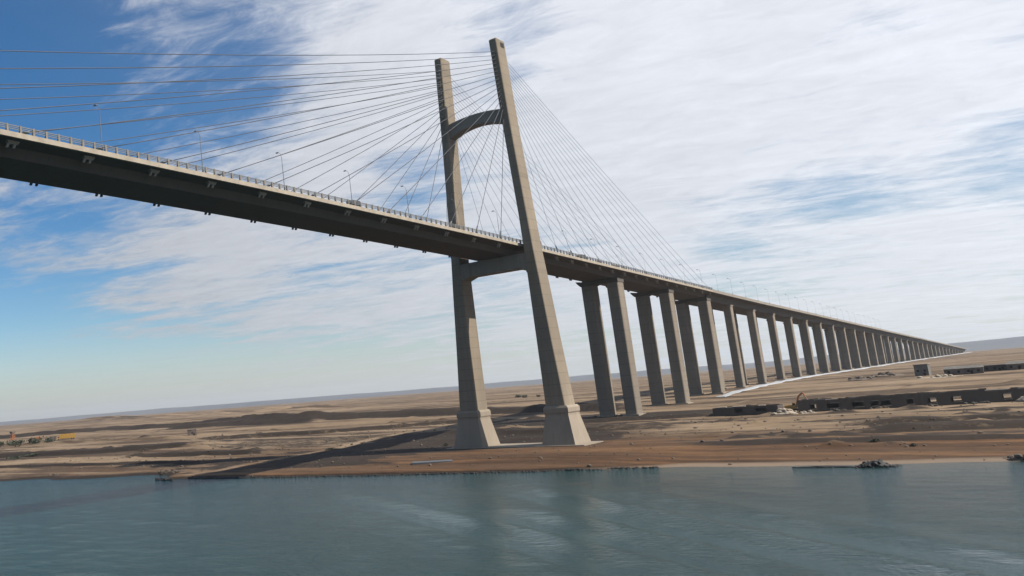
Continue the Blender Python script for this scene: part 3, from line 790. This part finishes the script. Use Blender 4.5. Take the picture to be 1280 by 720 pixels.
# ------------------------------------------------------------------ things at the shore
def rocks(x0, x1, yf, h, n, smax, mat, lab, jit=1.2, kind=None):
    bm = bmesh.new()
    if not kind:
        res = bmesh.ops.create_icosphere(bm, subdivisions=3, radius=1)
        xm = (x0+x1)/2
        for v in res['verts']:
            q_ = (v.co.x+1)/2
            v.co = Vector((xm+v.co.x*(x1-x0)*.5, yf(xm+v.co.x*(x1-x0)*.5)+v.co.y*jit*1.5, v.co.z*max(.15, h(q_)*.85)))+Vector((noise.noise(v.co*3), noise.noise(v.co*3+Vector((5, 0, 0))), .6*noise.noise(v.co*4)))*.35
    for i in range(n):
        q = random.random(); x = x0+(x1-x0)*q; y = yf(x)+random.gauss(0, jit)
        env = h(q); s = smax*random.uniform(.4, 1); z = random.uniform(-.2, max(.05, env-.3))
        res = bmesh.ops.create_icosphere(bm, subdivisions=1, radius=s)
        for v in res['verts']:
            v.co *= 1+.4*noise.noise(v.co*1.5/s+Vector((i*3.1, 0, 0))); v.co.z *= .7
            v.co += Vector((x, y, z))
    o = obj('rock_mound' if not kind else 'stone_edging', bm, mat)
    return tag(o, lab, 'rocks', kind=kind)
rocks(105.5, 113.5, lambda x: -58.5+.35*(x-105), lambda q: 1.75*math.sin(math.pi*min(1, q*1.15+.02)) if q < .85 else .4, 120, .6, M_ROCK, 'black rock mound with a low tail lying at the water edge on the right')
rocks(93, 106, lambda x: -58.5+.05*(x-93), lambda q: .45, 50, .4, M_ROCK, 'thin spit of black stones leading to the black rock mound', .5)
rocks(130, 142, lambda x: -45, lambda q: 2.0*math.sin(math.pi*q), 70, .9, M_ROCK2, 'dark brown rock mound on the beach at the right edge')
rocks(-104, -94, lambda x: -86.5, lambda q: .9, 26, .8, M_ROCK, 'small black rock cluster in the shallow water left of the tower', .9)
rocks(-92, -62, lambda x: -81.5+.05*(x+92), lambda q: .8, 60, .7, M_ROCK, 'dark stones along the water edge right of the small black rock cluster', .7)
rocks(-122, -98, lambda x: -64+.2*(x+110), lambda q: 1.6+.6*math.sin(q*7), 60, .9, M_ROCK2, 'jagged brown rocks on the bank above the small bay')
rocks(-190, -165, lambda x: -72, lambda q: 1.0+.5*math.sin(q*9), 45, .8, M_ROCK2, 'brown rocks on the bank at the left of the small bay')
rocks(-68, 62, lambda x: shore(x)+.7, lambda q: .45+.35*noise.noise((q*22, 1, 0)), 950, .62, M_ROCK, 'dark stone edging along the water in front of the tower', .45, 'stuff')
bm = bmesh.new(); rs = random.Random(11)
for i in range(1500):
    x = rs.uniform(-260, 150); y = rs.choice((rs.uniform(-66, 30), rs.uniform(20, 110)))
    if y < shore(x)+1.5 or max(abs(x)-27, abs(y)-11) < 0: continue
    sz = rs.uniform(.12, .38) if rs.random() < .85 else rs.uniform(.4, .75)
    z = gz(x, y); res = bmesh.ops.create_icosphere(bm, subdivisions=1, radius=sz)
    for v in res['verts']:
        v.co *= 1+.4*noise.noise(v.co*1.5/sz+Vector((i*3.1, 0, 0))); v.co.z *= .7; v.co += Vector((x, y, z+sz*.2))
tag(obj('stones', bm, M_ROCK2), kind='stuff')
x, y = -9, -49; zz = gz(x, y)
bm = bmesh.new(); M = Matrix.Translation((x, y, zz+.0)) @ Matrix.Rotation(R(28), 4, 'Z')
loft(bm, [rect(-6.5, 6.5, -2.6, 2.6, -.4), rect(-6.5, 6.5, -2.6, 2.6, .35), rect(-6.2, 6.2, -2.3, 2.3, .45)])
for v in bm.verts: v.co = M @ v.co
tag(obj('concrete_slab', bm, M_SLAB), 'flat grey concrete slab on the rusty bank below the tower', 'slab')

# ------------------------------------------------------------------ haze
bm = bmesh.new(); box(bm, -13500, 9500, -3600, 12500, -6, 185)
t = NT('air'); v = t.add('ShaderNodeVolumePrincipled'); v.inputs['Color'].default_value = (.80, .87, .95, 1); v.inputs['Density'].default_value = .00005
v.inputs['Anisotropy'].default_value = .2
t.link(v.outputs[0], t.out.inputs['Volume'])
tag(obj('haze', bm, t.m), kind='stuff')

# ------------------------------------------------------------------ sun, sky, camera
SUN = Vector((.68, .20, .66)).normalized()
ELEV = math.asin(SUN.z); AZM = math.atan2(SUN.x, SUN.y)
ld = bpy.data.lights.new('sun', 'SUN'); ld.energy = 5.0; ld.angle = R(.5); ld.color = (1, .93, .82)
lo = bpy.data.objects.new('sun', ld); COL.objects.link(lo); lo.rotation_euler = SUN.to_track_quat('Z', 'Y').to_euler(); lo.location = (300, 200, 400)

CAMP = Vector((144.386, -319.761, 25.89)); YAW, PIT, ROL = R(-44.892), R(8.058), R(-4.513); F, PX, PYp = 1103.175, 212.177, 355.454
Fw = Vector((math.sin(YAW)*math.cos(PIT), math.cos(YAW)*math.cos(PIT), math.sin(PIT)))
r0 = Vector((math.cos(YAW), -math.sin(YAW), 0)); u0 = r0.cross(Fw)
Rt = r0*math.cos(ROL)+u0*math.sin(ROL); Up = -r0*math.sin(ROL)+u0*math.cos(ROL)
cam = bpy.data.cameras.new('camera'); co = bpy.data.objects.new('camera', cam); COL.objects.link(co)
co.matrix_world = Matrix(((Rt.x, Up.x, -Fw.x, CAMP.x), (Rt.y, Up.y, -Fw.y, CAMP.y), (Rt.z, Up.z, -Fw.z, CAMP.z), (0, 0, 0, 1)))
cam.sensor_width = 36; cam.lens = 36*F/1280; cam.shift_x = (640-PX)/1280; cam.shift_y = (PYp-360)/1280
cam.clip_start = .5; cam.clip_end = 60000
SC.camera = co
def ray(u, v): return (Fw+Rt*((u-PX)/F)-Up*((v-PYp)/F)).normalized()

w = bpy.data.worlds.new('World'); SC.world = w; w.use_nodes = True
nt = w.node_tree; nt.nodes.clear()
class WT(NT):
    def __init__(s, tree): s.t = tree; s.n = tree.nodes
T = WT(nt); out = T.add('ShaderNodeOutputWorld')
sky = T.add('ShaderNodeTexSky', sky_type='NISHITA'); sky.sun_disc = False; sky.sun_elevation = ELEV; sky.sun_rotation = AZM
sky.air_density = 1.0; sky.dust_density = .35; sky.ozone_density = 3.5; sky.altitude = 20
tc = T.add('ShaderNodeTexCoord'); D = tc.outputs['Generated']
sp = T.add('ShaderNodeSeparateXYZ'); T.link(D, sp.inputs[0])
h = T.math('ADD', T.math('MAXIMUM', sp.outputs['Z'], 0.0), .10)
cb = T.add('ShaderNodeCombineXYZ'); T.link(T.math('DIVIDE', sp.outputs['X'], h), cb.inputs[0]); T.link(T.math('DIVIDE', sp.outputs['Y'], h), cb.inputs[1])
def cmap(sc, rot, loc=(0, 0, 0)):
    mp = T.add('ShaderNodeMapping', vector_type='TEXTURE'); mp.inputs['Rotation'].default_value = (0, 0, rot); mp.inputs['Scale'].default_value = tuple(1/q for q in sc); mp.inputs['Location'].default_value = loc
    T.link(cb.outputs[0], mp.inputs['Vector']); return mp.outputs['Vector']
n1 = T.noise(cmap((.5, 1.3, 1), R(26)), 1.0, 8, .6, .5)
n2 = T.noise(cmap((1.8, 4.4, 1), R(19), (3, 1, 0)), 1.0, 10, .66, 1.0)
n3 = T.noise(cmap((6, 9.5, 1), R(15), (7, 4, 0)), 1.0, 10, .7, .8)
def blob(u, v, wd, amp):
    d = ray(u, v)
    dp = T.add('ShaderNodeVectorMath', operation='DISTANCE'); T.link(D, dp.inputs[0]); dp.inputs[1].default_value = d
    mr = T.add('ShaderNodeMapRange', interpolation_type='SMOOTHSTEP'); T.link(dp.outputs['Value'], mr.inputs[0])
    mr.inputs[1].default_value = 0; mr.inputs[2].default_value = wd; mr.inputs[3].default_value = amp; mr.inputs[4].default_value = 0
    return mr.outputs[0]
n4 = T.noise(cmap((1.5, 2.3, 1), R(20), (11, 2, 0)), 1.0, 9, .6, .8)
acc = T.math('ADD', T.math('ADD', T.math('MULTIPLY', n1, .40), T.math('MULTIPLY', n4, .42)), T.math('ADD', T.math('MULTIPLY', n2, .26), T.math('MULTIPLY', n3, .24)))
for b in ((950, 90, .6, .15), (1250, 60, .5, .10), (700, 180, .35, .08), (40, 90, .32, -.20), (330, 90, .14, -.05), (40, 440, .28, -.17), (620, 30, .10, -.07), (330, 480, .22, -.05),
          (180, 10, .17, .12), (470, 110, .22, .13), (1080, 250, .09, -.17), (930, 290, .10, -.16), (1250, 212, .08, -.17), (520, 235, .09, -.12), (330, 335, .24, .19), (90, 280, .26, .23), (1180, 270, .12, .08), (1150, 340, .2, .02), (540, 360, .16, .07), (640, 100, .10, -.08), (900, 210, .2, .05)):
    acc = T.math('ADD', acc, blob(*b))
bk = T.add('ShaderNodeVectorMath', operation='DOT_PRODUCT'); T.link(D, bk.inputs[0]); bk.inputs[1].default_value = Vector((.25, -.95, .2)).normalized()
bkm = T.add('ShaderNodeMapRange', interpolation_type='SMOOTHSTEP'); T.link(bk.outputs['Value'], bkm.inputs[0])
bkm.inputs[1].default_value = -.1; bkm.inputs[2].default_value = .55; bkm.inputs[3].default_value = 0; bkm.inputs[4].default_value = -.4
acc = T.math('ADD', acc, bkm.outputs[0])
zen = T.add('ShaderNodeMapRange', interpolation_type='SMOOTHSTEP'); T.link(sp.outputs['Z'], zen.inputs[0])
zen.inputs[1].default_value = .50; zen.inputs[2].default_value = .80; zen.inputs[3].default_value = 0; zen.inputs[4].default_value = -.4
acc = T.math('ADD', acc, zen.outputs[0])      # unseen clouds behind the camera and overhead cleared to lower the ambient light
cov = T.add('ShaderNodeMapRange', interpolation_type='SMOOTHSTEP'); T.link(acc, cov.inputs[0])
cov.inputs[1].default_value = .635; cov.inputs[2].default_value = .86; cov.inputs[3].default_value = 0; cov.inputs[4].default_value = .93
# milky air low down
lowz = T.add('ShaderNodeMapRange', interpolation_type='SMOOTHSTEP'); T.link(sp.outputs['Z'], lowz.inputs[0])
lowz.inputs[1].default_value = -.02; lowz.inputs[2].default_value = .115; lowz.inputs[3].default_value = .72; lowz.inputs[4].default_value = 0
bg1 = T.add('ShaderNodeBackground'); hs = T.add('ShaderNodeHueSaturation'); hs.inputs['Saturation'].default_value = 1.3; T.link(sky.outputs[0], hs.inputs['Color'])
T.link(hs.outputs[0], bg1.inputs[0]); bg1.inputs[1].default_value = .07
bg2 = T.add('ShaderNodeBackground'); bg2.inputs[0].default_value = (.90, .93, 1.0, 1)
sd = T.add('ShaderNodeVectorMath', operation='DOT_PRODUCT'); T.link(D, sd.inputs[0]); sd.inputs[1].default_value = SUN
br = T.add('ShaderNodeMapRange', interpolation_type='SMOOTHSTEP'); T.link(sd.outputs['Value'], br.inputs[0])
br.inputs[1].default_value = -.75; br.inputs[2].default_value = .6; br.inputs[3].default_value = .26; br.inputs[4].default_value = .66
mot = T.add('ShaderNodeMapRange'); T.link(T.math('ADD', T.math('MULTIPLY', n3, .6), T.math('MULTIPLY', n2, .4)), mot.inputs[0])
mot.inputs[1].default_value = .32; mot.inputs[2].default_value = .66; mot.inputs[3].default_value = .9; mot.inputs[4].default_value = 1.12
T.link(T.math('MULTIPLY', br.outputs[0], mot.outputs[0]), bg2.inputs[1])
ve = T.add('ShaderNodeMapRange', interpolation_type='SMOOTHSTEP'); T.link(sd.outputs['Value'], ve.inputs[0])
ve.inputs[1].default_value = -.25; ve.inputs[2].default_value = .65; ve.inputs[3].default_value = 0; ve.inputs[4].default_value = .42
keep = T.math('SUBTRACT', 1.0, ve.outputs[0])      # thin veil that thickens towards the sun
thick = T.math('SUBTRACT', 1.0, T.math('MULTIPLY', keep, T.math('SUBTRACT', 1.0, cov.outputs[0])))
fac = T.math('MAXIMUM', thick, lowz.outputs[0])
mx_ = T.add('ShaderNodeMixShader'); T.link(fac, mx_.inputs[0]); T.link(bg1.outputs[0], mx_.inputs[1]); T.link(bg2.outputs[0], mx_.inputs[2])
T.link(mx_.outputs[0], out.inputs['Surface'])

vs = SC.view_settings
SC.display_settings.display_device = 'sRGB'
vs.view_transform = 'Standard'; vs.look = 'None'; vs.gamma = 1; vs.use_curve_mapping = False; vs.exposure = 0.6
SC.cycles.volume_bounces = 0; SC.cycles.max_bounces = 6
SC.cycles.volume_step_rate = 10; SC.cycles.volume_max_steps = 64
